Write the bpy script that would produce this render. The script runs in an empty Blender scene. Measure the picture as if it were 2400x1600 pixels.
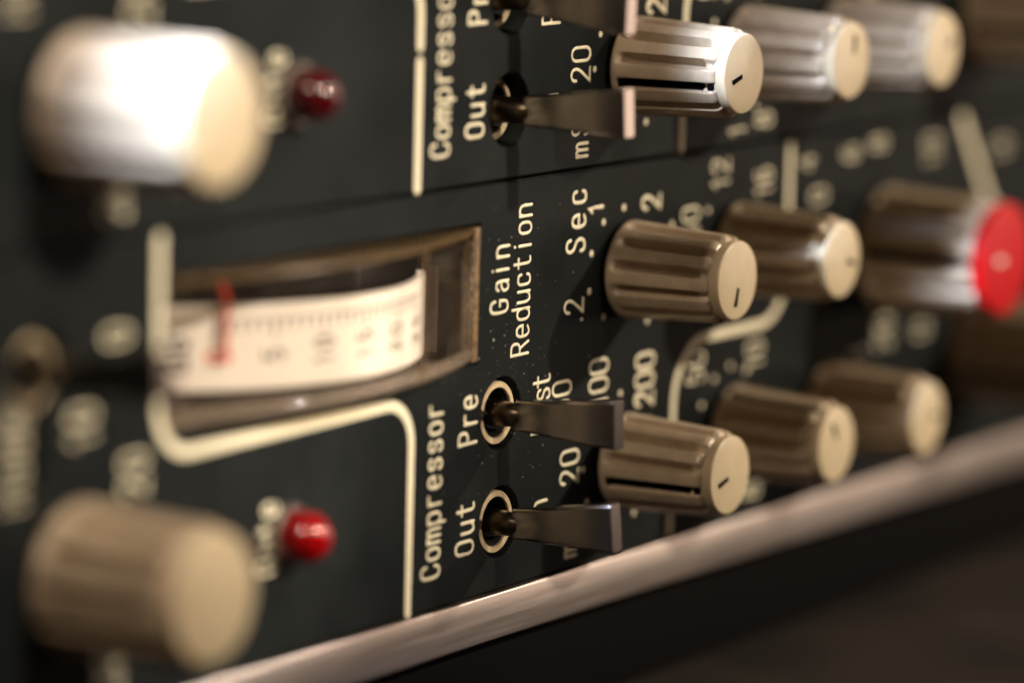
import bpy, math, random
from mathutils import Matrix, Vector
from mathutils.geometry import tessellate_polygon

# ---------------------------------------------------------------- camera, light
S = 0.1                                   # 1 Blender unit = 1 cm, the model below is written in millimetres
scene = bpy.context.scene
scene.unit_settings.scale_length = 0.01
random.seed(5)


def P3(u, h, v):
    """panel coordinates in mm (u right, h out of the panel, v up) -> world"""
    return Vector((u * S, -h * S, v * S))


CAM = (-379.0896, 228.9373, 104.3783)     # u, h, v
YAW, PITCH, ROLL = 1.0080915, -0.1535247, 0.0263753
FOCUS_MM, APERTURE_MM = 437.0, 19.0

d = Vector((math.sin(YAW) * math.cos(PITCH), math.cos(YAW) * math.cos(PITCH), math.sin(PITCH)))
r0 = d.cross(Vector((0, 0, 1))).normalized()
u0 = r0.cross(d)
cr, sr = math.cos(ROLL), math.sin(ROLL)
cam_r = r0 * cr + u0 * sr
cam_u = u0 * cr - r0 * sr
cam_data = bpy.data.cameras.new("camera")
cam = bpy.data.objects.new("camera", cam_data)
scene.collection.objects.link(cam)
m = Matrix((cam_r, cam_u, -d)).transposed().to_4x4()
m.translation = P3(*CAM)
cam.matrix_world = m
cam_data.sensor_width = 36.0
cam_data.lens = 9500.0 * 36.0 / 2400.0
cam_data.clip_start = 0.5
cam_data.clip_end = 1000.0
cam_data.dof.use_dof = True
cam_data.dof.focus_distance = FOCUS_MM * S
cam_data.dof.aperture_fstop = cam_data.lens * 1e-3 / (APERTURE_MM * S)
cam_data.dof.aperture_blades = 0
scene.camera = cam

world = bpy.data.worlds.new("World")
scene.world = world
world.use_nodes = True
bg = world.node_tree.nodes["Background"]
bg.inputs[0].default_value = (1.0, 0.54, 0.27, 1)
bg.inputs[1].default_value = 0.055


def spot(name, pos, target, power, color, radius, cone_deg, blend):
    ld = bpy.data.lights.new(name, 'SPOT')
    ld.energy = power
    ld.color = color
    ld.shadow_soft_size = radius * S
    ld.spot_size = math.radians(cone_deg)
    ld.spot_blend = blend
    o = bpy.data.objects.new(name, ld)
    scene.collection.objects.link(o)
    o.location = P3(*pos)
    o.rotation_euler = (P3(*target) - P3(*pos)).to_track_quat('-Z', 'Y').to_euler()
    return o


def area(name, pos, target, power, color, sx, sy):
    ld = bpy.data.lights.new(name, 'AREA')
    ld.shape = 'RECTANGLE'
    ld.size, ld.size_y = sx * S, sy * S
    ld.energy = power
    ld.color = color
    o = bpy.data.objects.new(name, ld)
    scene.collection.objects.link(o)
    o.location = P3(*pos)
    o.rotation_euler = (P3(*target) - P3(*pos)).to_track_quat('-Z', 'Y').to_euler()
    return o


# key lamp: from the right, above and in front (throws the knob shadows down and left)
KEY = (80 + .487 * 700, .76 * 700, 40 + .424 * 700)
spot("key_spot", KEY, (110, 0, 38), 300000, (1.0, .86, .68), 16, 17.5, .06)
spot("key_spot", KEY, (-53, 0, 44), 175000, (1.0, .90, .79), 16, 3.3, .5)  # added narrow spot from the key position, brightening the meter and its glint
# second lamp: from above and in front of the toggles (throws their shadows straight down)
spot("top_lamp", (-62, 600, 420), (-62, 0, 70), 350000, (1.0, .87, .71), 18, 9.7, .10)
spot("key_spot", KEY, (-57, 4, 23.4), 1500000, (1.0, .88, .74), 16, .62, .5)  # added spot on the lower red lamp alone, for its glint
spot("key_spot", KEY, (-57, 4, 67.1), 1000000, (1.0, .88, .74), 16, .62, .5)  # added spot on the upper red lamp alone, for its glint
# added cool spots, each shaped to its knobs, grazing along the panel from the upper left, over the large knob and the top row
spot("cool_beam", (-330, 22, 300), (-91, 20.5, 72), 720000, (.60, .73, 1.0), 8, 5.0, .7)
spot("cool_beam", (-330, 22, 319), (7, 20, 70), 1700000, (.60, .73, 1.0), 8, 2.05, .9)
spot("cool_beam", (-330, 26, 250), (34, 17, 72), 130000, (.64, .75, 1.0), 8, 4.2, 1.0)
# added unseen area lights: rib streaks from upper left, soft fill from both sides
area("upper_left_fill", (-400, 45, 370), (0, 5, 40), 6600, (1.0, .82, .64), 36, 36)
area("side_fill", (560, 360, 20), (0, 0, 40), 9800, (1.0, .77, .60), 220, 360)  # placed to mirror in the lever ends and the strip
area("side_fill", (-460, 260, 40), (0, 0, 35), 350, (1.0, .58, .32), 300, 300)

scene.render.engine = 'CYCLES'
scene.cycles.use_denoising = True
try:
    scene.cycles.denoiser = 'OPENIMAGEDENOISE'
except Exception:
    pass
scene.cycles.max_bounces = 8
scene.cycles.transparent_max_bounces = 12
scene.cycles.sample_clamp_indirect = 6.0
scene.cycles.blur_glossy = 0.3
scene.view_settings.view_transform = 'Standard'
scene.view_settings.look = 'None'
scene.view_settings.exposure = 0.0
scene.view_settings.gamma = 1.0
scene.view_settings.use_curve_mapping = False


# ---------------------------------------------------------------- materials
def vary(mt, amt):
    """small brightness difference from one moulding to the next"""
    t = mt.node_tree
    b = t.nodes["Principled BSDF"]
    oi = t.nodes.new("ShaderNodeObjectInfo")
    rp = t.nodes.new("ShaderNodeMapRange")
    rp.inputs[3].default_value, rp.inputs[4].default_value = 1 - amt, 1 + amt
    sc = t.nodes.new("ShaderNodeVectorMath")
    sc.operation = 'SCALE'
    src = b.inputs["Base Color"].links[0].from_socket
    t.links.new(oi.outputs["Random"], rp.inputs[0])
    t.links.new(src, sc.inputs[0])
    t.links.new(rp.outputs[0], sc.inputs["Scale"])
    t.links.new(sc.outputs[0], b.inputs["Base Color"])


def mat(name, color, rough=.5, metal=0.0, spec=.5, noise=None, bump=None, sss=0.0, coat=0.0,
        trans=0.0, ior=1.5, rough_noise=None, stretch=(1, 1, 1), speck=None):
    mt = bpy.data.materials.new(name)
    mt.use_nodes = True
    nt = mt.node_tree
    b = nt.nodes["Principled BSDF"]
    b.inputs["Base Color"].default_value = (*color, 1)
    b.inputs["Roughness"].default_value = rough
    b.inputs["Metallic"].default_value = metal
    b.inputs["Specular IOR Level"].default_value = spec
    b.inputs["IOR"].default_value = ior
    b.inputs["Transmission Weight"].default_value = trans
    b.inputs["Coat Weight"].default_value = coat
    b.inputs["Coat Roughness"].default_value = .06
    if sss:
        b.inputs["Subsurface Weight"].default_value = sss
        b.inputs["Subsurface Radius"].default_value = (1.0, .42, .14)
        b.inputs["Subsurface Scale"].default_value = .07
    tc = nt.nodes.new("ShaderNodeTexCoord")
    mp = nt.nodes.new("ShaderNodeMapping")
    mp.inputs["Scale"].default_value = stretch
    nt.links.new(tc.outputs["Object"], mp.inputs["Vector"])

    def nz(scale, detail=4):
        n = nt.nodes.new("ShaderNodeTexNoise")
        n.inputs["Scale"].default_value = scale
        n.inputs["Detail"].default_value = detail
        nt.links.new(mp.outputs[0], n.inputs["Vector"])
        return n
    col = None
    if noise:                                # (scale, low factor, high factor)
        n = nz(noise[0])
        rp = nt.nodes.new("ShaderNodeMapRange")
        rp.inputs[1].default_value, rp.inputs[2].default_value = .3, .7
        rp.inputs[3].default_value, rp.inputs[4].default_value = noise[1], noise[2]
        nt.links.new(n.outputs[0], rp.inputs[0])
        mx = nt.nodes.new("ShaderNodeVectorMath")
        mx.operation = 'SCALE'
        mx.inputs[0].default_value = color
        nt.links.new(rp.outputs[0], mx.inputs["Scale"])
        nt.links.new(mx.outputs[0], b.inputs["Base Color"])
        col = mx
    if rough_noise:
        n = nz(rough_noise[0])
        rp = nt.nodes.new("ShaderNodeMapRange")
        rp.inputs[1].default_value, rp.inputs[2].default_value = .3, .7
        rp.inputs[3].default_value, rp.inputs[4].default_value = rough_noise[1], rough_noise[2]
        nt.links.new(n.outputs[0], rp.inputs[0])
        nt.links.new(rp.outputs[0], b.inputs["Roughness"])
    if bump:
        n = nz(bump[0], 6)
        bp = nt.nodes.new("ShaderNodeBump")
        bp.inputs["Strength"].default_value = bump[1]
        bp.inputs["Distance"].default_value = bump[2]
        nt.links.new(n.outputs[0], bp.inputs["Height"])
        nt.links.new(bp.outputs[0], b.inputs["Normal"])
    return mt


M = {}
M['panel'] = mat("panel_paint", (.0100, .0116, .0116), .38, spec=.035, noise=(1.1, .8, 1.25),
                 rough_noise=(2.2, .34, .5), bump=(55, .10, .004))
M['print'] = mat("cream_print", (.80, .72, .51), .55, noise=(34, .74, 1.06))
M['cap'] = mat("cream_cap", (.55, .445, .29), .33, spec=.5, sss=.25, noise=(3.5, .90, 1.05), bump=(40, .03, .002))
M['body'] = mat("cream_body", (.46, .36, .25), .25, spec=.62, noise=(5, .86, 1.08), bump=(60, .06, .003))
vary(M['cap'], .05)
vary(M['body'], .07)
M['red'] = mat("red_cap", (.46, .003, .006), .4, spec=.15)
M['white_line'] = mat("white_line", (.8, .72, .66), .5)
M['black_line'] = mat("black_line", (.005, .004, .005), .9, spec=.04)
M['nickel'] = mat("lever_nickel", (.25, .215, .20), .22, metal=1.0, bump=(45, .03, .002))
M['brass'] = mat("bush_brass", (.80, .64, .40), .42, metal=.7, bump=(35, .25, .006), noise=(12, .75, 1.1))
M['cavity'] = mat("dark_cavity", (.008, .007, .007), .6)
M['stub'] = mat("lever_stub", (.11, .085, .06), .3, metal=1.0)
M['alu'] = mat("bare_aluminium", (.66, .575, .53), .34, metal=1.0, stretch=(.04, 1, 1), noise=(9, .90, 1.05),
               rough_noise=(18, .31, .39), bump=(34, .06, .003))
M['blank'] = mat("black_blank", (.0032, .0026, .0026), .8, spec=.03)
M['table'] = mat("dark_cloth", (.0145, .0105, .008), .85, spec=.15, noise=(.55, .55, 1.5), bump=(9, .5, .05))
M['led_dull'] = mat("led_red_dull", (.07, .002, .004), .10, spec=1.0, trans=.3, ior=1.45, coat=.5)
M['led'] = mat("led_red", (.42, .002, .004), .10, spec=1.0, sss=.0, trans=.55, ior=1.45, coat=.5)
M['led_bezel'] = mat("led_bezel", (.22, .19, .17), .22, metal=.6)
M['dial'] = mat("scale_card", (.90, .82, .74), .55, noise=(2, .96, 1.03))
M['ink'] = mat("scale_ink", (.05, .04, .035), .6)
M['needle'] = mat("needle_red", (.85, .06, .03), .5)
M['housing'] = mat("meter_housing", (.075, .056, .042), .10, spec=.8)
M['amber'] = mat("amber_edge", (.13, .08, .034), .25, spec=.6, bump=(30, .35, .01), noise=(12, .55, 1.4))
M['rim_top'] = mat("lens_rim_top", (.12, .078, .036), .22, spec=.6, noise=(14, .5, 1.5), bump=(30, .3, .01))  # darker copy of the edge plastic, golden glints put into its colour noise
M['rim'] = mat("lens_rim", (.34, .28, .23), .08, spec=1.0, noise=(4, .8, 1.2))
M['card_reflection'] = mat("pale_reflection", (.42, .33, .30), .35)  # pale tone of the scale card mirrored in the side wall
M['dust'] = mat("dust", (.45, .42, .37), .8)

lens_m = bpy.data.materials.new("clear_lens")
lens_m.use_nodes = True
nt = lens_m.node_tree
nt.nodes.clear()
out = nt.nodes.new("ShaderNodeOutputMaterial")
tr = nt.nodes.new("ShaderNodeBsdfTransparent")
tr.inputs[0].default_value = (.96, .94, .90, 1)
gl = nt.nodes.new("ShaderNodeBsdfGlossy")
gl.inputs["Roughness"].default_value = .08
fr = nt.nodes.new("ShaderNodeFresnel")
fr.inputs[0].default_value = 1.45
mx = nt.nodes.new("ShaderNodeMixShader")
nt.links.new(fr.outputs[0], mx.inputs[0])
nt.links.new(tr.outputs[0], mx.inputs[1])
nt.links.new(gl.outputs[0], mx.inputs[2])
hz = nt.nodes.new("ShaderNodeBsdfDiffuse")
hz.inputs[0].default_value = (.62, .52, .42, 1)
hn = nt.nodes.new("ShaderNodeTexNoise")
hn.inputs["Scale"].default_value = 2.3
hn.inputs["Detail"].default_value = 8
hr = nt.nodes.new("ShaderNodeMapRange")
hr.inputs[1].default_value, hr.inputs[2].default_value = .42, .75
hr.inputs[3].default_value, hr.inputs[4].default_value = .006, .055
hx = nt.nodes.new("ShaderNodeMixShader")
nt.links.new(hn.outputs[0], hr.inputs[0])
nt.links.new(hr.outputs[0], hx.inputs[0])
nt.links.new(mx.outputs[0], hx.inputs[1])
nt.links.new(hz.outputs[0], hx.inputs[2])
nt.links.new(hx.outputs[0], out.inputs[0])
M['lens'] = lens_m

# thick clear edge of the meter front: the same plastic, a little smoky
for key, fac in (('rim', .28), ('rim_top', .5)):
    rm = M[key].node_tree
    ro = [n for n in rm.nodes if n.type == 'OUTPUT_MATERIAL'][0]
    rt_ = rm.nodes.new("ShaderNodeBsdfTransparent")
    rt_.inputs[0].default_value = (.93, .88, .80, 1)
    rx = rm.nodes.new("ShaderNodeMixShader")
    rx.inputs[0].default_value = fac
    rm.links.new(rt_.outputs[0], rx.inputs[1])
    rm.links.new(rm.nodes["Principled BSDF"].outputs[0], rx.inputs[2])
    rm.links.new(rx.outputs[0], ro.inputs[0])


# ---------------------------------------------------------------- mesh helpers (mm, panel coordinates)
class MB:
    def __init__(self):
        self.v, self.f = [], []

    def add(self, verts, faces):
        o = len(self.v)
        self.v += verts
        self.f += [tuple(i + o for i in f) for f in faces]

    def grid(self, rows, close_u=False, close_v=False):
        nr, nc = len(rows), len(rows[0])
        o = len(self.v)
        for r in rows:
            self.v += r
        for i in range(nr - (0 if close_v else 1)):
            for j in range(nc - (0 if close_u else 1)):
                a = o + i * nc + j
                b = o + i * nc + (j + 1) % nc
                c = o + ((i + 1) % nr) * nc + (j + 1) % nc
                e = o + ((i + 1) % nr) * nc + j
                self.f.append((a, b, c, e))
        return o

    def lathe(self, prof, u=0., v=0., n=64):
        """prof: list of (r, h); axis along h"""
        rows = []
        for r, h in prof:
            rows.append([(u + r * math.cos(2 * math.pi * k / n), h, v + r * math.sin(2 * math.pi * k / n))
                         for k in range(n)])
        self.grid(rows, close_u=True)

    def fan(self, ring, centre):
        o = len(self.v)
        self.v += ring + [centre]
        n = len(ring)
        for k in range(n):
            self.f.append((o + k, o + (k + 1) % n, o + n))

    def box(self, u0, u1, h0, h1, v0, v1):
        p = [(a, b, c) for a in (u0, u1) for b in (h0, h1) for c in (v0, v1)]
        self.add(p, [(0, 1, 3, 2), (4, 6, 7, 5), (0, 4, 5, 1), (2, 3, 7, 6), (0, 2, 6, 4), (1, 5, 7, 3)])

    def mesh(self, name, material, smooth=True, bevel=0.0, angle=40):
        me = bpy.data.meshes.new(name)
        me.from_pydata([P3(*p) for p in self.v], [], self.f)
        import bmesh
        bm = bmesh.new()
        bm.from_mesh(me)
        bmesh.ops.remove_doubles(bm, verts=bm.verts, dist=1e-5)
        if bevel:
            es = [e for e in bm.edges if len(e.link_faces) == 2 and e.calc_face_angle(0) > .5]
            bmesh.ops.bevel(bm, geom=es, offset=bevel * S, segments=3, affect='EDGES', profile=.5)
        bmesh.ops.recalc_face_normals(bm, faces=bm.faces)
        for f in bm.faces:
            f.smooth = smooth
        if smooth:
            for e in bm.edges:
                if len(e.link_faces) == 2 and e.calc_face_angle(0) > math.radians(angle):
                    e.smooth = False
        bm.to_mesh(me)
        bm.free()
        me.materials.append(material)
        return me


def obj(name, me, parent=None, loc=(0, 0, 0), label=None):
    o = bpy.data.objects.new(name, me)
    scene.collection.objects.link(o)
    o.location = P3(*loc)
    if parent:
        o.parent = parent
    if label:
        o["label"] = label
    return o


# ---------------------------------------------------------------- stroke lettering
def cr_spline(pts, n=7, closed=False):
    out = []
    N = len(pts)
    for i in range(N if closed else N - 1):
        if closed:
            p0, p1, p2, p3 = pts[i - 1], pts[i], pts[(i + 1) % N], pts[(i + 2) % N]
        else:
            p0, p1, p2, p3 = pts[max(i - 1, 0)], pts[i], pts[i + 1], pts[min(i + 2, N - 1)]
        for k in range(n):
            t = k / n
            out.append(tuple(.5 * (2 * b + (c - a) * t + (2 * a - 5 * b + 4 * c - e) * t * t + (3 * b - a - 3 * c + e) * t ** 3)
                             for a, b, c, e in zip(p0, p1, p2, p3)))
    if not closed:
        out.append(pts[-1])
    return out


def rr(x0, y0, x1, y1, r):
    p = []
    for cx, cy, a0 in ((x1 - r, y1 - r, 0), (x0 + r, y1 - r, 90), (x0 + r, y0 + r, 180), (x1 - r, y0 + r, 270)):
        for k in range(7):
            a = math.radians(a0 + 15 * k)
            p.append((cx + r * math.cos(a), cy + r * math.sin(a)))
    return p


BOWL = rr(0, 0, .54, .7, .25)
C_ = cr_spline([(.59, .74), (.55, .9), (.44, .98), (.30, 1), (.16, .98), (.05, .88), (.01, .7), (.0, .5), (.01, .3), (.05, .12), (.16, .02), (.3, 0), (.44, .02), (.55, .1), (.59, .26)])
S_ = [(.57, .78), (.5, .93), (.3, 1), (.1, .94), (.03, .76), (.12, .6), (.3, .52), (.48, .43), (.57, .25), (.5, .07), (.3, 0), (.09, .05), (.02, .21)]
ARCH = lambda x, w: [(x, .42), (x + .04, .58), (x + .14, .69), (x + w * .55, .7), (x + w * .88, .63), (x + w, .47)]
# glyph: width, list of (points, closed)
G = {
    '0': (.6, [(rr(0, 0, .6, 1, .27), 1)]), 'O': (.6, [(rr(0, 0, .62, 1, .27), 1)]),
    'o': (.54, [(BOWL, 1)]),
    'C': (.6, [(C_, 0)]), 'G': (.6, [(C_ + [(.6, .46), (.34, .46)], 0)]),
    'c': (.5, [([(x * .86, y * .7) for x, y in C_], 0)]),
    'S': (.6, [(cr_spline(S_), 0)]), 's': (.5, [([(x * .85, y * .7) for x, y in cr_spline(S_)], 0)]),
    'P': (.56, [([(0, 0), (0, 1)] + cr_spline([(.0, 1), (.32, 1), (.5, .93), (.56, .76), (.5, .58), (.32, .5), (0, .5)]), 0)]),
    'R': (.58, [([(0, 0), (0, 1)] + cr_spline([(.0, 1), (.32, 1), (.5, .93), (.56, .76), (.5, .58), (.32, .5), (0, .5)]), 0), ([(.3, .5), (.6, 0)], 0)]),
    'B': (.56, [([(0, 0), (0, 1)] + cr_spline([(.0, 1), (.32, 1), (.5, .9), (.5, .62), (.3, .52), (0, .52)]), 0), (cr_spline([(.3, .52), (.55, .42), (.55, .1), (.3, 0), (0, 0)]), 0)]),
    'M': (.7, [([(0, 0), (0, 1), (.35, .35), (.7, 1), (.7, 0)], 0)]),
    'I': (.05, [([(0, 0), (0, 1)], 0)]), 'l': (.05, [([(0, 0), (0, 1)], 0)]),
    '1': (.3, [([(.02, .76), (.14, .84), (.25, 1), (.25, 0)], 0)]),
    '2': (.58, [(cr_spline([(.03, .74), (.08, .91), (.29, 1), (.5, .92), (.56, .73), (.46, .51), (.22, .24), (.01, 0)]) + [(.58, 0)], 0)]),
    '3': (.56, [(cr_spline([(.03, .84), (.28, 1), (.52, .8), (.28, .54), (.56, .27), (.28, 0), (.02, .17)]), 0)]),
    '4': (.6, [([(.45, 0), (.45, 1), (0, .3), (.6, .3)], 0)]),
    '5': (.57, [([(.53, 1), (.1, 1), (.06, .54)] + cr_spline([(.06, .54), (.3, .63), (.52, .52), (.57, .31), (.48, .08), (.27, 0), (.03, .12)]), 0)]),
    '6': (.57, [(cr_spline([(.5, .9), (.3, 1), (.08, .8), (.0, .4), (.1, .06), (.3, 0), (.52, .12), (.52, .44), (.3, .58), (.06, .45)]), 0)]),
    '8': (.57, [(rr(.05, .53, .52, 1, .22), 1), (rr(0, 0, .57, .53, .25), 1)]),
    'u': (.53, [(cr_spline([(0, .7), (0, .4), (.01, .2), (.1, .03), (.26, 0), (.44, .08), (.53, .26)]), 0), ([(.53, .7), (.53, 0)], 0)]),
    't': (.5, [([(.2, .96), (.2, .3)] + cr_spline([(.2, .3), (.22, .1), (.33, .01), (.5, .03)]), 0), ([(0, .7), (.46, .7)], 0)]),
    'r': (.42, [([(0, .7), (0, 0)], 0), (cr_spline([(0, .4), (.06, .58), (.2, .69), (.42, .68)]), 0)]),
    'e': (.54, [([(.02, .36), (.54, .36)] + cr_spline([(.54, .36), (.52, .55), (.41, .68), (.27, .7), (.12, .67), (.02, .52), (.0, .35), (.03, .15), (.14, .02), (.29, 0), (.5, .08)]), 0)]),
    'm': (.68, [([(0, .7), (0, 0)], 0), (cr_spline(ARCH(0, .34)) + [(.34, 0)], 0), (cr_spline(ARCH(.34, .34)) + [(.68, 0)], 0)]),
    'n': (.52, [([(0, .7), (0, 0)], 0), (cr_spline(ARCH(0, .52)) + [(.52, 0)], 0)]),
    'p': (.54, [([(0, .7), (0, -.27)], 0), (BOWL, 1)]), 'd': (.54, [([(.54, 1), (.54, 0)], 0), (BOWL, 1)]),
    'a': (.5, [(cr_spline([(.05, .57), (.13, .68), (.27, .7), (.42, .66), (.5, .5)]) + [(.5, 0)], 0), (cr_spline([(.5, .42), (.2, .38), (.04, .28), (.02, .15), (.11, .01), (.27, 0), (.42, .07), (.5, .22)]), 0)]),
    'i': (.05, [([(0, .7), (0, 0)], 0), ([(0, .93), (0, .95)], 0)]),
    '.': (.05, [([(0, .03), (0, .05)], 0)]), '-': (.4, [([(0, .45), (.4, .45)], 0)]),
}


def ribbon(mb, pts, w, t, put, closed=False):
    """flat raised stroke along pts (2-D); put(x, y, z) -> (u, h, v)"""
    P = [Vector(p) for p in pts]
    Q = [P[0]]
    for p in P[1:]:
        if (p - Q[-1]).length > w * .08:
            Q.append(p)
    if closed and (Q[0] - Q[-1]).length < w * .1:
        Q.pop()
    P = Q
    if len(P) < 2:
        P = [P[0], P[0] + Vector((0, w * .05))]
    n = len(P)
    hw = w / 2
    samples = []
    for i, p in enumerate(P):
        a = P[i - 1] if (i or closed) else p
        b = P[(i + 1) % n] if (i < n - 1 or closed) else p
        d0 = (p - a).normalized() if (p - a).length > 1e-9 else (b - p).normalized()
        d1 = (b - p).normalized() if (b - p).length > 1e-9 else d0
        tg = (d0 + d1)
        tg = tg.normalized() if tg.length > 1e-6 else d1
        c = max(.55, tg.dot(d1))
        samples.append((p, tg, hw / c))
    if not closed:
        s, e = samples[0], samples[-1]
        pre = [(s[0] - s[1] * hw * k, s[1], hw * math.sqrt(max(0, 1 - k * k))) for k in (.97, .8, .45)]
        post = [(e[0] + e[1] * hw * k, e[1], hw * math.sqrt(max(0, 1 - k * k))) for k in (.45, .8, .97)]
        samples = pre + samples + post
    rows = []
    for p, tg, h in samples:
        nx, ny = -tg.y, tg.x
        rows.append([put(p.x + nx * h * k, p.y + ny * h * k, z * t) for k, z in ((-1, 0), (-.72, .9), (0, 1), (.72, .9), (1, 0))])
    mb.grid(rows, close_v=closed)


def glyph(mb, ch, size, w, put, wide=.66):
    W, strokes = G[ch]
    for pts, closed in strokes:
        q = [((x - W / 2) * size * wide, y * size) for x, y in pts]
        ribbon(mb, q, w, .045, put, bool(closed))


def word(parent, txt, ubase, vs, size, w=.38, mt='print', name="printed_word", wide=.64, label=None):
    """text running up the panel; vs = centre of every glyph, or (first, last)"""
    if len(vs) != len(txt):
        vs = [vs[0] + (vs[-1] - vs[0]) * i / (len(txt) - 1) for i in range(len(txt))]
    mb = MB()
    for ch, vc in zip(txt, vs):
        glyph(mb, ch, size, w, lambda x, y, z, vc=vc: (ubase - y, .012 + z, vc + x), wide)
    return obj(name, mb.mesh(name, M[mt]), parent, label=label)


# ---------------------------------------------------------------- part builders
NFL = 12
ROWS = {}


def knob_mesh(rb, rt, H, depth, name):
    """fluted tapering knob body; pointer groove at angle 0 (+u)"""
    mb = MB()
    n = NFL * 16
    hs = [.55, .62, .8, 1.1, 1.5, 1.8, 2.1, 2.4, 2.7, 3.2] + [3.2 + (H - 2.9 - 3.2) * k / 6 for k in range(1, 7)] + \
         [H - 2.5, H - 2.1, H - 1.8, H - 1.5, H - 1.2, H - .9, H - .6, H - .4, H - .3]

    def ss(a, b, x):
        t = min(1, max(0, (x - a) / (b - a)))
        return t * t * (3 - 2 * t)
    rows = []
    for h in hs:
        R = rb + (rt - rb) * (h - .55) / (H - .55)
        if h < .8:
            R -= .35 * (1 - (h - .55) / .25) ** 2
        if h > H - .9:
            k = (h - (H - .9)) / .6
            R -= .42 * k * k
        wgt = ss(1.3, 2.5, h) * (1 - .62 * ss(H - 2.2, H - 1.5, h))
        row = []
        for k in range(n):
            a = 2 * math.pi * k / n
            ph = ((a * NFL / (2 * math.pi) + .5) % 1) - .5          # 0 at groove centre
            g = math.exp(-(abs(ph) / .18) ** 5)
            rr_ = R - depth * wgt * g
            row.append((rr_ * math.cos(a), h, rr_ * math.sin(a)))
        rows.append(row)
    # inner step under the cap
    top = rows[-1]
    rin = rt - .75
    rows.append([(rin * math.cos(2 * math.pi * k / n), H - .32, rin * math.sin(2 * math.pi * k / n)) for k in range(n)])
    ROWS[name] = rows
    mb.grid(rows, close_u=True)
    mb.fan(rows[-1], (0, H - .34, 0))
    mb.fan(list(reversed(rows[0])), (0, .55, 0))
    return mb.mesh(name, M['body'], angle=55)


def cap_mesh(r, H, mt, name):
    mb = MB()
    prof = [(r - .05, H - 1.3), (r, H - .14)]
    for k in range(1, 6):
        a = math.radians(18 * k)
        prof.append((r - .22 + .22 * math.cos(a), H - .14 + .24 * math.sin(a)))
    for k in range(1, 9):
        t = 1 - k / 8
        prof.append((max((r - .22) * t, .001), H + .10 + .22 * (1 - t * t)))
    mb.lathe(prof, n=96)
    return mb.mesh(name, mt, angle=60)


def groove_line_mesh(rows_, rt, H):
    """painted pointer: paint in the bottom of the groove at angle 0, a mark in the rim notch"""
    mb = MB()
    n = len(rows_[0])
    rows = []
    for row in rows_:
        h = row[0][1]
        if not 1.4 < h < H - 1.7:
            continue
        new = []
        for k in range(-3, 4):
            x, hh, z = row[k % n]
            q = 1 + .03 / math.hypot(x, z)
            new.append((x * q, hh, z * q))
        rows.append(new)
    mb.grid(rows)
    rimr = rt - .30
    mb.box(rimr - .5, rimr + .16, H - 1.15, H - .5, -.30, .30)
    return mb.mesh("pointer_line", M['black_line'])


def cap_mark_mesh(r0_, r1_, hw, H, mt):
    mb = MB()
    mb.box(r0_, r1_, H + .20, H + .335, -hw, hw)
    return mb.mesh("cap_mark", mt, smooth=False, bevel=.03)


SM = dict(rb=5.5, rt=4.9, H=13.6, depth=1.6)
BG = dict(rb=7.1, rt=6.55, H=15.4, depth=2.0)
small_body = knob_mesh(name="knob_body", **SM)
small_cap = cap_mesh(4.4, SM['H'] + .75, M['cap'], "knob_cap")
small_line = groove_line_mesh(ROWS['knob_body'], SM['rt'], SM['H'])
small_mark = cap_mark_mesh(.8, 2.9, .27, SM['H'] + .76, M['black_line'])
big_body = knob_mesh(name="large_knob_body", **BG)
big_cap = cap_mesh(6.05, BG['H'] + .85, M['cap'], "large_knob_cap")
red_cap = cap_mesh(6.35, BG['H'] + .85, M['red'], "red_knob_cap")
big_line = groove_line_mesh(ROWS['large_knob_body'], BG['rt'], BG['H'])
red_mark = cap_mark_mesh(.9, 2.7, .34, BG['H'] + .86, M['white_line'])


def knob(parent, u, v, ang, kind='small', label=None):
    k = obj("knob" if kind == 'small' else "large_knob", small_body if kind == 'small' else big_body, parent, (u, 0, v), label)
    k.rotation_euler = (0, -math.radians(ang), 0)
    obj("cap", small_cap if kind == 'small' else (red_cap if kind == 'red' else big_cap), k)
    obj("pointer_line", small_line if kind == 'small' else big_line, k)
    if kind == 'small':
        obj("cap_mark", small_mark, k)
    if kind == 'red':
        k.scale = (1.08, 1.06, 1.08)
        obj("cap_mark", red_mark, k)
    return k


def lever_mesh(tip_w):
    """flat paddle, wider towards its squared-off end; broad faces stay flat, the edges are lightly broken"""
    mb = MB()
    L0, L1 = 2.3, 14.7
    b = .30
    cor = [(.0, 1.0), (.134, .5), (.5, .134), (1.0, 0.0)]

    def ring(h, wu, wv, k=0.0):
        out = []
        for sx, sz, flip in ((-1, -1, 1), (1, -1, 0), (1, 1, 1), (-1, 1, 0)):
            for a, c_ in (cor if flip else cor[::-1]):
                out.append((sx * (wu - k - b * a), h, sz * (wv - k - b * c_)))
        return out
    rows = [ring(L0 - .25, .60, 1.2), ring(L0, .95, 1.6), ring(L1 - .12, 1.06, tip_w / 2), ring(L1 - .03, 1.06, tip_w / 2, .035), ring(L1, 1.06, tip_w / 2, .12)]
    mb.grid(rows, close_u=True)
    mb.add(rows[-1], [tuple(range(16))])
    mb.add(rows[0], [tuple(reversed(range(16)))])
    me = mb.mesh("lever", M['nickel'], smooth=True, angle=60)
    big = sorted(me.polygons, key=lambda p: -p.area)[:5]
    for p in big:
        p.use_smooth = False
    return me


lever_wide = lever_mesh(5.3)
lever_slim = lever_mesh(4.7)


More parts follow.
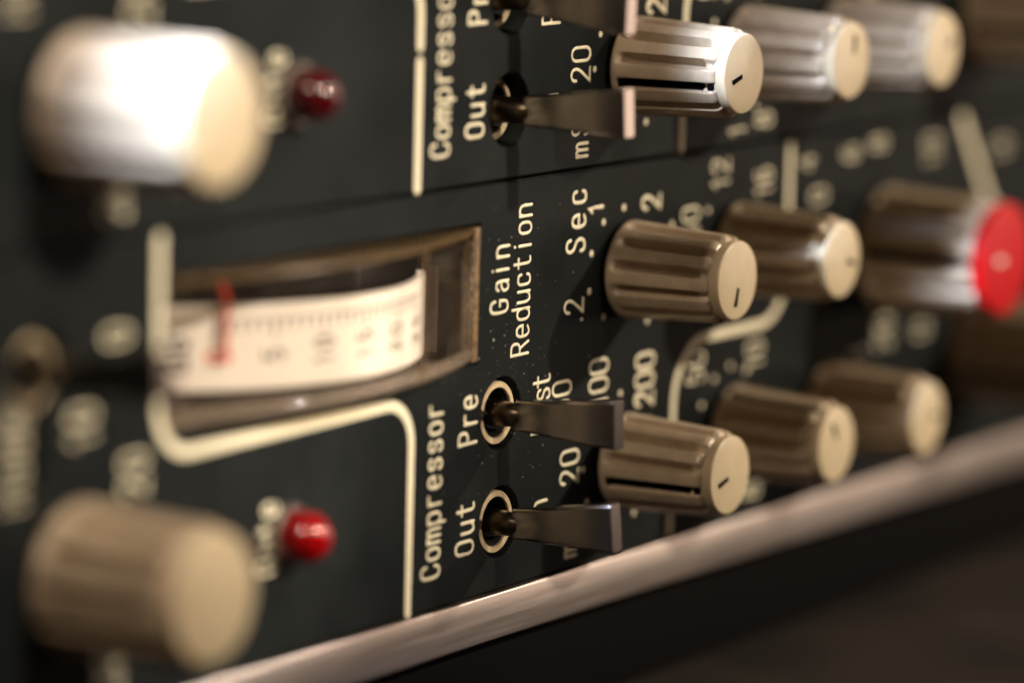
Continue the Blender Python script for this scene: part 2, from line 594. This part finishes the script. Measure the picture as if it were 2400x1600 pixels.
def toggle(parent, u, v, tilt, slim=False, label=None, deep=0.0):
    # bush: threaded brass ring sitting just below the face of the panel, keyway cut on one side
    mb = MB()
    n = 72
    key = math.radians(180)
    rows = []
    prof = [(3.42, -3.0 - deep), (3.42, -.62 - deep), (3.34, -.50 - deep), (2.78, -.50 - deep), (2.70, -.60 - deep), (2.68, -.8 - deep)]
    for rr_, h in prof:
        row = []
        for k in range(n):
            a = 2 * math.pi * k / n
            dd = abs((a - key + math.pi) % (2 * math.pi) - math.pi)
            q = rr_
            if dd < .19 and rr_ > 3:
                q = 2.79
            row.append((q * math.cos(a), h, q * math.sin(a)))
        rows.append(row)
    mb.grid(rows, close_u=True)
    b = obj("toggle_switch", mb.mesh("toggle_bush", M['brass'], angle=35), parent, (u, 0, v), label)
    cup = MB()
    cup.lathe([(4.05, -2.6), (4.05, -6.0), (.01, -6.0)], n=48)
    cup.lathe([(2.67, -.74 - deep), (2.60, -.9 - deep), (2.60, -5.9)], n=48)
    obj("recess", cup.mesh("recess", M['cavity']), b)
    st = MB()
    st.lathe([(.02, -5.9), (1.5, -5.8), (1.45, -.5), (1.30, 1.4), (1.18, 2.6), (.9, 2.9)], n=32)
    me = st.mesh("lever_stem", M['stub'])
    obj("stem", me, b)
    lv = obj("lever", lever_slim if slim else lever_wide, b)
    lv.rotation_euler = (-tilt, 0, 0)
    return b


def led(parent, u, v, label=None, dull=False):
    mb = MB()
    R = 2.65
    prof = [(R, .2), (R, 2.3)] + [(R * math.cos(math.radians(a)), 2.3 + R * math.sin(math.radians(a))) for a in range(6, 90, 7)] + [(.01, 2.3 + R)]
    mb.lathe(prof, n=64)
    o = obj("indicator_lamp", mb.mesh("lamp_lens", M['led_dull' if dull else 'led']), parent, (u, 0, v), label)
    bz = MB()
    bz.lathe([(2.67, .05), (2.67, .8), (2.75, .95), (2.9, .95), (3.05, .8), (3.1, .02)], n=64)
    obj("bezel", bz.mesh("lamp_bezel", M['led_bezel']), o)
    return o


def circle(u, v, r, n=48):
    return [(u + r * math.cos(2 * math.pi * k / n), v + r * math.sin(2 * math.pi * k / n)) for k in range(n)]


def inset(loop, amt):
    """move a ccw loop outward by amt"""
    n = len(loop)
    out = []
    for i in range(n):
        a, b, c = Vector(loop[i - 1]), Vector(loop[i]), Vector(loop[(i + 1) % n])
        n0 = Vector(((b - a).y, -(b - a).x)).normalized()
        n1 = Vector(((c - b).y, -(c - b).x)).normalized()
        nn = (n0 + n1)
        nn = nn / max(.3, nn.dot(n1)) if nn.length > 1e-6 else n1
        out.append(tuple(b + nn * amt))
    return out


def faceplate(parent, u0_, u1_, v0_, v1_, holes):
    CH = .22
    outer = []
    for k in range(1):
        outer = [(u0_, v0_), (u1_, v0_), (u1_, v1_), (u0_, v1_)]
    mb = MB()
    front = [[(p[0], 0, p[1]) for p in inset(outer, -CH)]] + [[(p[0], 0, p[1]) for p in inset(h, CH * .6)] for h in holes]
    flat = [p for l in front for p in l]
    tris = tessellate_polygon([[Vector((p[0], p[2], 0)) for p in l] for l in front])
    mb.add(flat, [tuple(t) for t in tris])
    for lp, c in [(outer, -CH)] + [(h, CH * .6) for h in holes]:
        ins = inset(lp, c)
        mb.grid([[(p[0], 0, p[1]) for p in ins], [(p[0], -abs(c), p[1]) for p in lp], [(p[0], -2.6, p[1]) for p in lp]], close_u=True)
    return obj("faceplate", mb.mesh("faceplate", M['panel'], smooth=False), parent)


def lines(parent, paths, w):
    for pts in paths:
        mb = MB()
        ribbon(mb, pts, w, .03, lambda x, y, z: (x, .008 + z, y))
        obj("printed_line", mb.mesh("printed_line", M['print']), parent)


def arc_pts(cx, cy, r, a0, a1, n=10):
    return [(cx + r * math.cos(math.radians(a0 + (a1 - a0) * k / n)), cy + r * math.sin(math.radians(a0 + (a1 - a0) * k / n))) for k in range(n + 1)]


dot_mb = MB()
dot_mb.lathe([(.38, .008), (.31, .045), (.01, .05)], n=16)
dot_mesh = dot_mb.mesh("dial_dot", M['print'])


def dots(parent, pts):
    for u, v in pts:
        obj("dial_dot", dot_mesh, parent, (u, 0, v))


def meter(parent, v0):
    """edgewise meter; v0 = panel bottom (its own coordinates)"""
    U0, U1, V0, V1 = -77.0, -23.1, 36.55 - 11 + v0, 51.05 - 11 + v0
    DB = -15.0
    mb = MB()                                            # open box seen through the window
    mb.add([(U0, -.4, V0), (U1, -.4, V0), (U1, -.4, V1), (U0, -.4, V1), (U0, DB, V0), (U1, DB, V0), (U1, DB, V1), (U0, DB, V1)],
           [(4, 5, 6, 7), (0, 1, 5, 4), (1, 2, 6, 5), (2, 3, 7, 6), (3, 0, 4, 7)])
    me = mb.mesh("meter_housing", M['housing'], smooth=False)
    o = obj("gain_meter", me, parent)
    # drum shaped card
    UC, R, HC = -44.8, 29.3, -27.6
    A0, A1 = -54, 38
    vb, vt = 38.0 - 11 + v0, 46.35 - 11 + v0

    def drum(phi, r, v):
        a = math.radians(phi)
        return (UC + r * math.sin(a), HC + r * math.cos(a), v)
    mb = MB()
    N = 60
    rows = [[drum(A0 + (A1 - A0) * k / N, rr_, vv) for k in range(N + 1)] for rr_, vv in
            ((R - .8, vb), (R - .1, vb), (R, vb + .1), (R, vt - .1), (R - .1, vt), (R - .8, vt))]
    mb.grid(rows)
    card = obj("scale_card", mb.mesh("scale_card", M['dial']), o)
    step = 11.7
    Z = -38.0
    mb = MB()
    tv = 45.0 - 11 + v0

    def on(phi0, vc):
        return lambda x, y, z: drum(phi0 - math.degrees(y / R), R + .012 + z * .5, vc + x)
    ribbon(mb, [(0, 0)] + [(0, -R * math.radians(k * 60 / 40)) for k in range(1, 41)], .16, .03, on(Z, tv))
    for k in range(26):
        ph = Z + step * k / 5
        L = 1.7 if k % 5 == 0 else 1.1
        ribbon(mb, [(0, 0), (-L, 0)], .26 if k % 5 == 0 else .24, .03, on(ph, tv))
    obj("scale_ticks", mb.mesh("scale_ticks", M['ink']), o)
    for i, t in enumerate(("0", "5", "10", "15", "20", "25")):
        mb = MB()
        for j, ch in enumerate(t):
            vc = 41.35 - 11 + v0 + (j - (len(t) - 1) / 2) * 1.75
            glyph(mb, ch, 2.3, .34, on(Z + step * i + math.degrees(1.15 / R), vc))
        obj("scale_number", mb.mesh("scale_number", M['ink' if t != "0" else 'needle']), o)
    mb = MB()
    for j, ch in enumerate("dB"):
        glyph(mb, ch, 2.6, .5, on(-44.2, 40.6 - 11 + v0 + j * 2.0))
    obj("scale_word", mb.mesh("scale_word", M['ink']), o)
    # pointer: thin red blade hanging in front of the card
    mb = MB()
    ph = Z + .9
    pts = [(R + .9, 41.2 - 11 + v0), (R + .9, 47.6 - 11 + v0), (R - 1, 48.6 - 11 + v0), (R - 14, 48.8 - 11 + v0)]
    rows = []
    for r_, vv in pts:
        rows.append([drum(ph - .58, r_, vv), drum(ph, r_ + .35, vv), drum(ph + .58, r_, vv), drum(ph, r_ - .3, vv)])
    mb.grid(rows, close_u=True)
    mb.add(rows[0], [(0, 1, 2, 3)])
    obj("needle", mb.mesh("needle", M['needle'], smooth=False), o)
    # bulging clear front
    LR, SAG, LC = 76.0, 4.8, (U0 + U1) / 2
    LH = SAG - LR
    half = math.degrees(math.asin((U1 - U0 - 1.0) / 2 / LR))

    def lens(phi, r, v):
        a = math.radians(phi)
        return (LC + r * math.sin(a), LH + r * math.cos(a), v)
    mb = MB()
    K = 40
    rows = [[lens(-half + 2 * half * k / K, LR, vv) for k in range(K + 1)] for vv in (V0 + 1.3, V1 - 1.2)]
    mb.grid(rows)
    obj("clear_front", mb.mesh("clear_front", M['lens']), o)
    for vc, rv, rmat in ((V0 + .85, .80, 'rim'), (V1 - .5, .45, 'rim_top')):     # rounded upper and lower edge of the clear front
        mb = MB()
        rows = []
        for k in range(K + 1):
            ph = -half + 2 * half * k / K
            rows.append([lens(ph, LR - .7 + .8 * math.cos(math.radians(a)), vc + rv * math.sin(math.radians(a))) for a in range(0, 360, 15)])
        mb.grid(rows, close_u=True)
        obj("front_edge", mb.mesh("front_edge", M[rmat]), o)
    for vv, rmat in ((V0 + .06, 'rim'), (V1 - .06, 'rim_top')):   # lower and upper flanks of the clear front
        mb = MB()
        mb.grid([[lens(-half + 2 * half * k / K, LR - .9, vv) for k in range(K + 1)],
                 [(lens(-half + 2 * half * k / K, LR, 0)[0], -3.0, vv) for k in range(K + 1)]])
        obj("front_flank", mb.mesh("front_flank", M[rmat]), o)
    mb = MB()                                              # moulded seam standing up the clear front
    a = math.degrees(math.asin((-39.4 - LC) / LR))
    mb.grid([[lens(a + da, LR + dr, vv) for da, dr in ((-.14, -.1), (-.1, .12), (.1, .12), (.14, -.1))] for vv in (V0 + .3, V1 - .3)])
    obj("front_seam", mb.mesh("front_seam", M['amber'], smooth=False), o)
    mb = MB()
    mb.box(U1 - 1.25, U1 - .1, -1.2, .25, V0 + .1, V1 - .1)
    mb.box(U1 - .45, U1 - .05, -7.75, -7.3, V0 + .1, V1 - .1)
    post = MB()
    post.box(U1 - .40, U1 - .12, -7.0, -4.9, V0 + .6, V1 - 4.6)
    obj("wall_reflection", post.mesh("wall_reflection", M['card_reflection'], smooth=False, bevel=.06), o)  # the card's reflection on the side wall, put in as a pale slab
    obj("moulded_edge", mb.mesh("moulded_edge", M['amber'], smooth=False, bevel=.12), o)
    return o


# ---------------------------------------------------------------- the two rack units
PITCH_MM = 44.45
BASE = 11.0


def rack_unit(v_off, label, upper):
    e = bpy.data.objects.new("rack_unit", None)
    scene.collection.objects.link(e)
    e.location = P3(0, 0, BASE + v_off)
    e.empty_display_size = 1
    e["label"] = label
    e["category"] = "rack unit"
    e["group"] = "compressor rack units stacked one above the other"
    y = lambda v: v - BASE                                  # lower-unit panel height -> unit coordinates
    U0, U1 = -135.0, 175.0
    holes = [circle(-17.7, y(18.5), 3.95), circle(-17.9, y(30.4), 3.95), circle(-96.0, y(44.2), 3.95)]
    win = [(-77.3, y(36.3)), (-22.8, y(36.3)), (-22.8, y(51.3)), (-77.3, y(51.3))]
    if not upper:
        holes.append(win)
    faceplate(e, U0, U1, y(BASE) + .14, y(BASE) + PITCH_MM - .14, holes)
    # printed border lines
    x0, x1, yb = -78.3, -35.1, y(34.0)
    box_line = [(x0, y(55.0))] + arc_pts(x0 + 5.0, yb + 5.0, 5.0, 180, 270) + arc_pts(x1 - 4.6, yb - 4.6, 4.6, 90, 0) + [(x1, y(11.55))]
    if upper:                                               # the line has a worn break near its corner
        a = [(x0, y(55.0))] + arc_pts(x0 + 5.0, yb + 5.0, 5.0, 180, 270) + arc_pts(x1 - 4.6, yb - 4.6, 4.6, 90, 0) + [(x1, y(26.15))]
        lines(e, [a, [(x1, y(24.55)), (x1, y(11.55))]], 1.12)
    else:
        lines(e, [box_line], 1.12)
    lines(e, [[(18.95, y(11.6))] + arc_pts(18.95 + 7, y(26.6), 7.0, 180, 90) + arc_pts(39.0, y(39.6), 6.0, 270, 360) + [(45.0, y(54.6))]], 1.05)
    lines(e, [[(91.0, y(54.6)), (101.5, y(41.0))]], 1.4)
    # lettering
    word(e, "Compressor", -29.35, (y(15.2), y(32.4)), 3.35, .34)
    word(e, "Pre", -22.75, (y(28.6), y(30.55), y(32.4)), 3.35, .36)
    word(e, "Out", -22.85, (y(16.75), y(18.9), y(20.9)), 3.35, .36)
    word(e, "Post", -8.2, (y(27.9), y(29.7), y(31.4), y(32.9)), 3.5, .35)
    word(e, "In", -8.2, (y(17.0), y(18.95)), 3.5, .35)
    word(e, "mS", -1.7, (y(13.1), y(15.4)), 3.3, .36)
    word(e, "Gate", -58.7, (y(20.6), y(22.6), y(24.4), y(26.3)), 3.3, .34)
    if not upper:
        word(e, "Gain", -17.2, (y(42.0), y(44.2), y(46.0), y(47.9)), 3.35, .33)
        word(e, "Reduction", -12.85, (y(37.0), y(51.9)), 3.4, .33)
        word(e, "Sec", -1.75, (y(47.1), y(49.75), y(52.4)), 3.75, .40)
    num = lambda t, ub, vs, s=3.8, w=.35: word(e, t, ub, [y(a) for a in vs], s, w, name="printed_number")
    num("20", -1.7, (21.35, 23.6))
    num("50", -3.75, (29.4, 31.55))
    num("100", 4.05, (28.9, 30.95, 33.05), 3.9)
    num("200", 14.2, (28.1, 30.3, 32.5), 4.0, .46)
    num("50", 25.7, (29.1, 31.2))
    num("10", 39.7, (28.9, 30.9))
    num("1", 33.6, (12.6,))
    num("8", 40.0, (13.6,))
    num("1", 66.0, (27.0,))
    num("20", 73.0, (27.8, 30.0))
    num("0", 83.6, (28.1,))
    num("20", -83.6, (13.7, 15.9), 3.6)
    num("0", -82.8, (46.5,))
    num("10", -87.9, (37.3, 39.6))
    num("20", -80.0, (31.8, 34.2))
    word(e, "Mode", -98.0, (y(33.4), y(35.9), y(38.1), y(40.4)), 3.6, .36)
    dots(e, [(6.95 + 7.6 * math.cos(math.radians(a)), y(21.8) + 7.6 * math.sin(math.radians(a))) for a in range(-60, 241, 30)] +
         [(32.1 + 7.6 * math.cos(math.radians(a)), y(21.8) + 7.6 * math.sin(math.radians(a))) for a in range(-60, 241, 30)])
    if not upper:
        num(".2", -1.75, (38.85, 40.4))
        num("1", 1.85, (50.75,), 2.9, .46)
        num("2", 14.4, (50.5,), 3.9, .46)
        num("10", 23.4, (46.3, 48.3))
        num("12", 30.0, (51.2, 53.3))
        num("16", 40.4, (49.5, 51.4))
        num("4", 51.0, (52.0,))
        num("0", 54.4, (47.8,))
        num("6", 62.3, (52.3,))
        num("8", 69.6, (53.0,))
        num("10", 84.6, (49.8, 52.0))
        num("0", 105.0, (50.0,))
        dots(e, [(-.21, y(45.9)), (2.2, y(49.15)), (6.5, y(50.4)), (-.44, y(41.7)), (2.8, y(38.5)), (12.4, y(37.0)), (17.3, y(47.5)), (25.5, y(48.4))])
    # controls
    g = "large" if upper else "large"
    A = 21.84
    knob(e, 6.95, y(A), 197)
    knob(e, 32.0, y(A), 82 if upper else 118)
    knob(e, 55.3, y(A), 23 if upper else 2)
    knob(e, -91.0, y(23.8 if upper else 25.0), 60, 'large', "large cream knob bleached by a beam of white light" if upper else None)
    knob(e, 96.0, y(24.0), 200, 'large')
    if not upper:
        knob(e, 7.1, y(43.54), 258)
        knob(e, 31.6, y(43.4), -13)
        knob(e, 69.3, y(40.0), 180, 'red', "large knob with a red cap and white mark")
    toggle(e, -17.7, y(18.5), .05 if upper else .085, deep=1.5 if upper else 0)
    toggle(e, -17.9, y(30.4), -.03 if upper else .03, deep=1.5 if upper else 0)
    toggle(e, -96.0, y(44.2), .10, True, deep=.5)
    led(e, -57.0, y(22.7 if upper else 23.4), "unlit dark red lamp" if upper else "bright red lamp", upper)
    if not upper:
        meter(e, 0)
    return e


lower = rack_unit(0, "lower rack compressor unit with gain reduction meter and red-capped knob", False)
upper = rack_unit(PITCH_MM, "upper rack compressor unit whose large knob glares in white light", True)

# dust lying on the lower panel round the meter lettering: nobody could count it
rnd = random.Random(11)
mb = MB()


def speck(u, v, r):
    a0 = rnd.random() * 6
    ring = [(u + r * (.5 + .7 * rnd.random()) * math.cos(a0 + k), .03 + r * .3, v + r * (.5 + .7 * rnd.random()) * math.sin(a0 + k)) for k in range(0, 6)]
    mb.fan(ring, (u, .03 + r * .9, v))


for i in range(260):
    u, v = rnd.gauss(-17, 7), rnd.gauss(36, 9)
    if v > 54.5 or v < 12:
        continue
    if -76 < u < -22 and 36 < v < 52:
        continue
    speck(u, v - 11, abs(rnd.gauss(0, .035)) + .015)
for i in range(260):
    speck(rnd.uniform(-75, 60), rnd.uniform(.8, 43), .03 + .03 * rnd.random()) if rnd.random() < .5 else None
for u, v, r in ((-22.7, 36.9, .13), (-19.9, 38.6, .17), (-17.8, 38.8, .15), (-20.5, 39.6, .12), (-16.9, 49.3, .12), (-14.3, 36.2, .12),
                (-13.6, 34.2, .11), (-15.6, 41.8, .1), (-9.4, 25.8, .13), (-4.6, 26.6, .12), (-11.3, 23.6, .1), (-21.5, 25.5, .1)):
    speck(u, v - 11, r)
dust = obj("dust", mb.mesh("dust", M['dust'], smooth=False), lower)
dust["kind"] = "stuff"

# bare aluminium strip below the lower unit
mb = MB()
mb.box(-170, 190, -6, .25, 5.75, 10.85)
strip = obj("rack_strip", mb.mesh("rack_strip", M['alu'], bevel=.22))
strip["label"] = "bare brushed aluminium strip running under the lower rack unit"
strip["category"] = "metal strip"
# black blanking panel under it
mb = MB()
mb.box(-170, 190, -9, -3.2, -6, 5.6)
blank = obj("blank_panel", mb.mesh("blank_panel", M['blank'], bevel=.4))
blank["label"] = "plain black panel recessed beneath the aluminium strip"
blank["category"] = "blank panel"
# dark cloth the rack stands on
mb = MB()
n = 60
rows = []
for i in range(n + 1):
    row = []
    for j in range(n + 1):
        u, h = -420 + 900 * i / n, -60 + 330 * j / n
        row.append((u, h, -6.2 + .5 * math.sin(u * .05 + h * .08) * math.sin(h * .06)))
    rows.append(row)
mb.grid(rows)
t = obj("table_top", mb.mesh("table_top", M['table']))
t["kind"] = "structure"
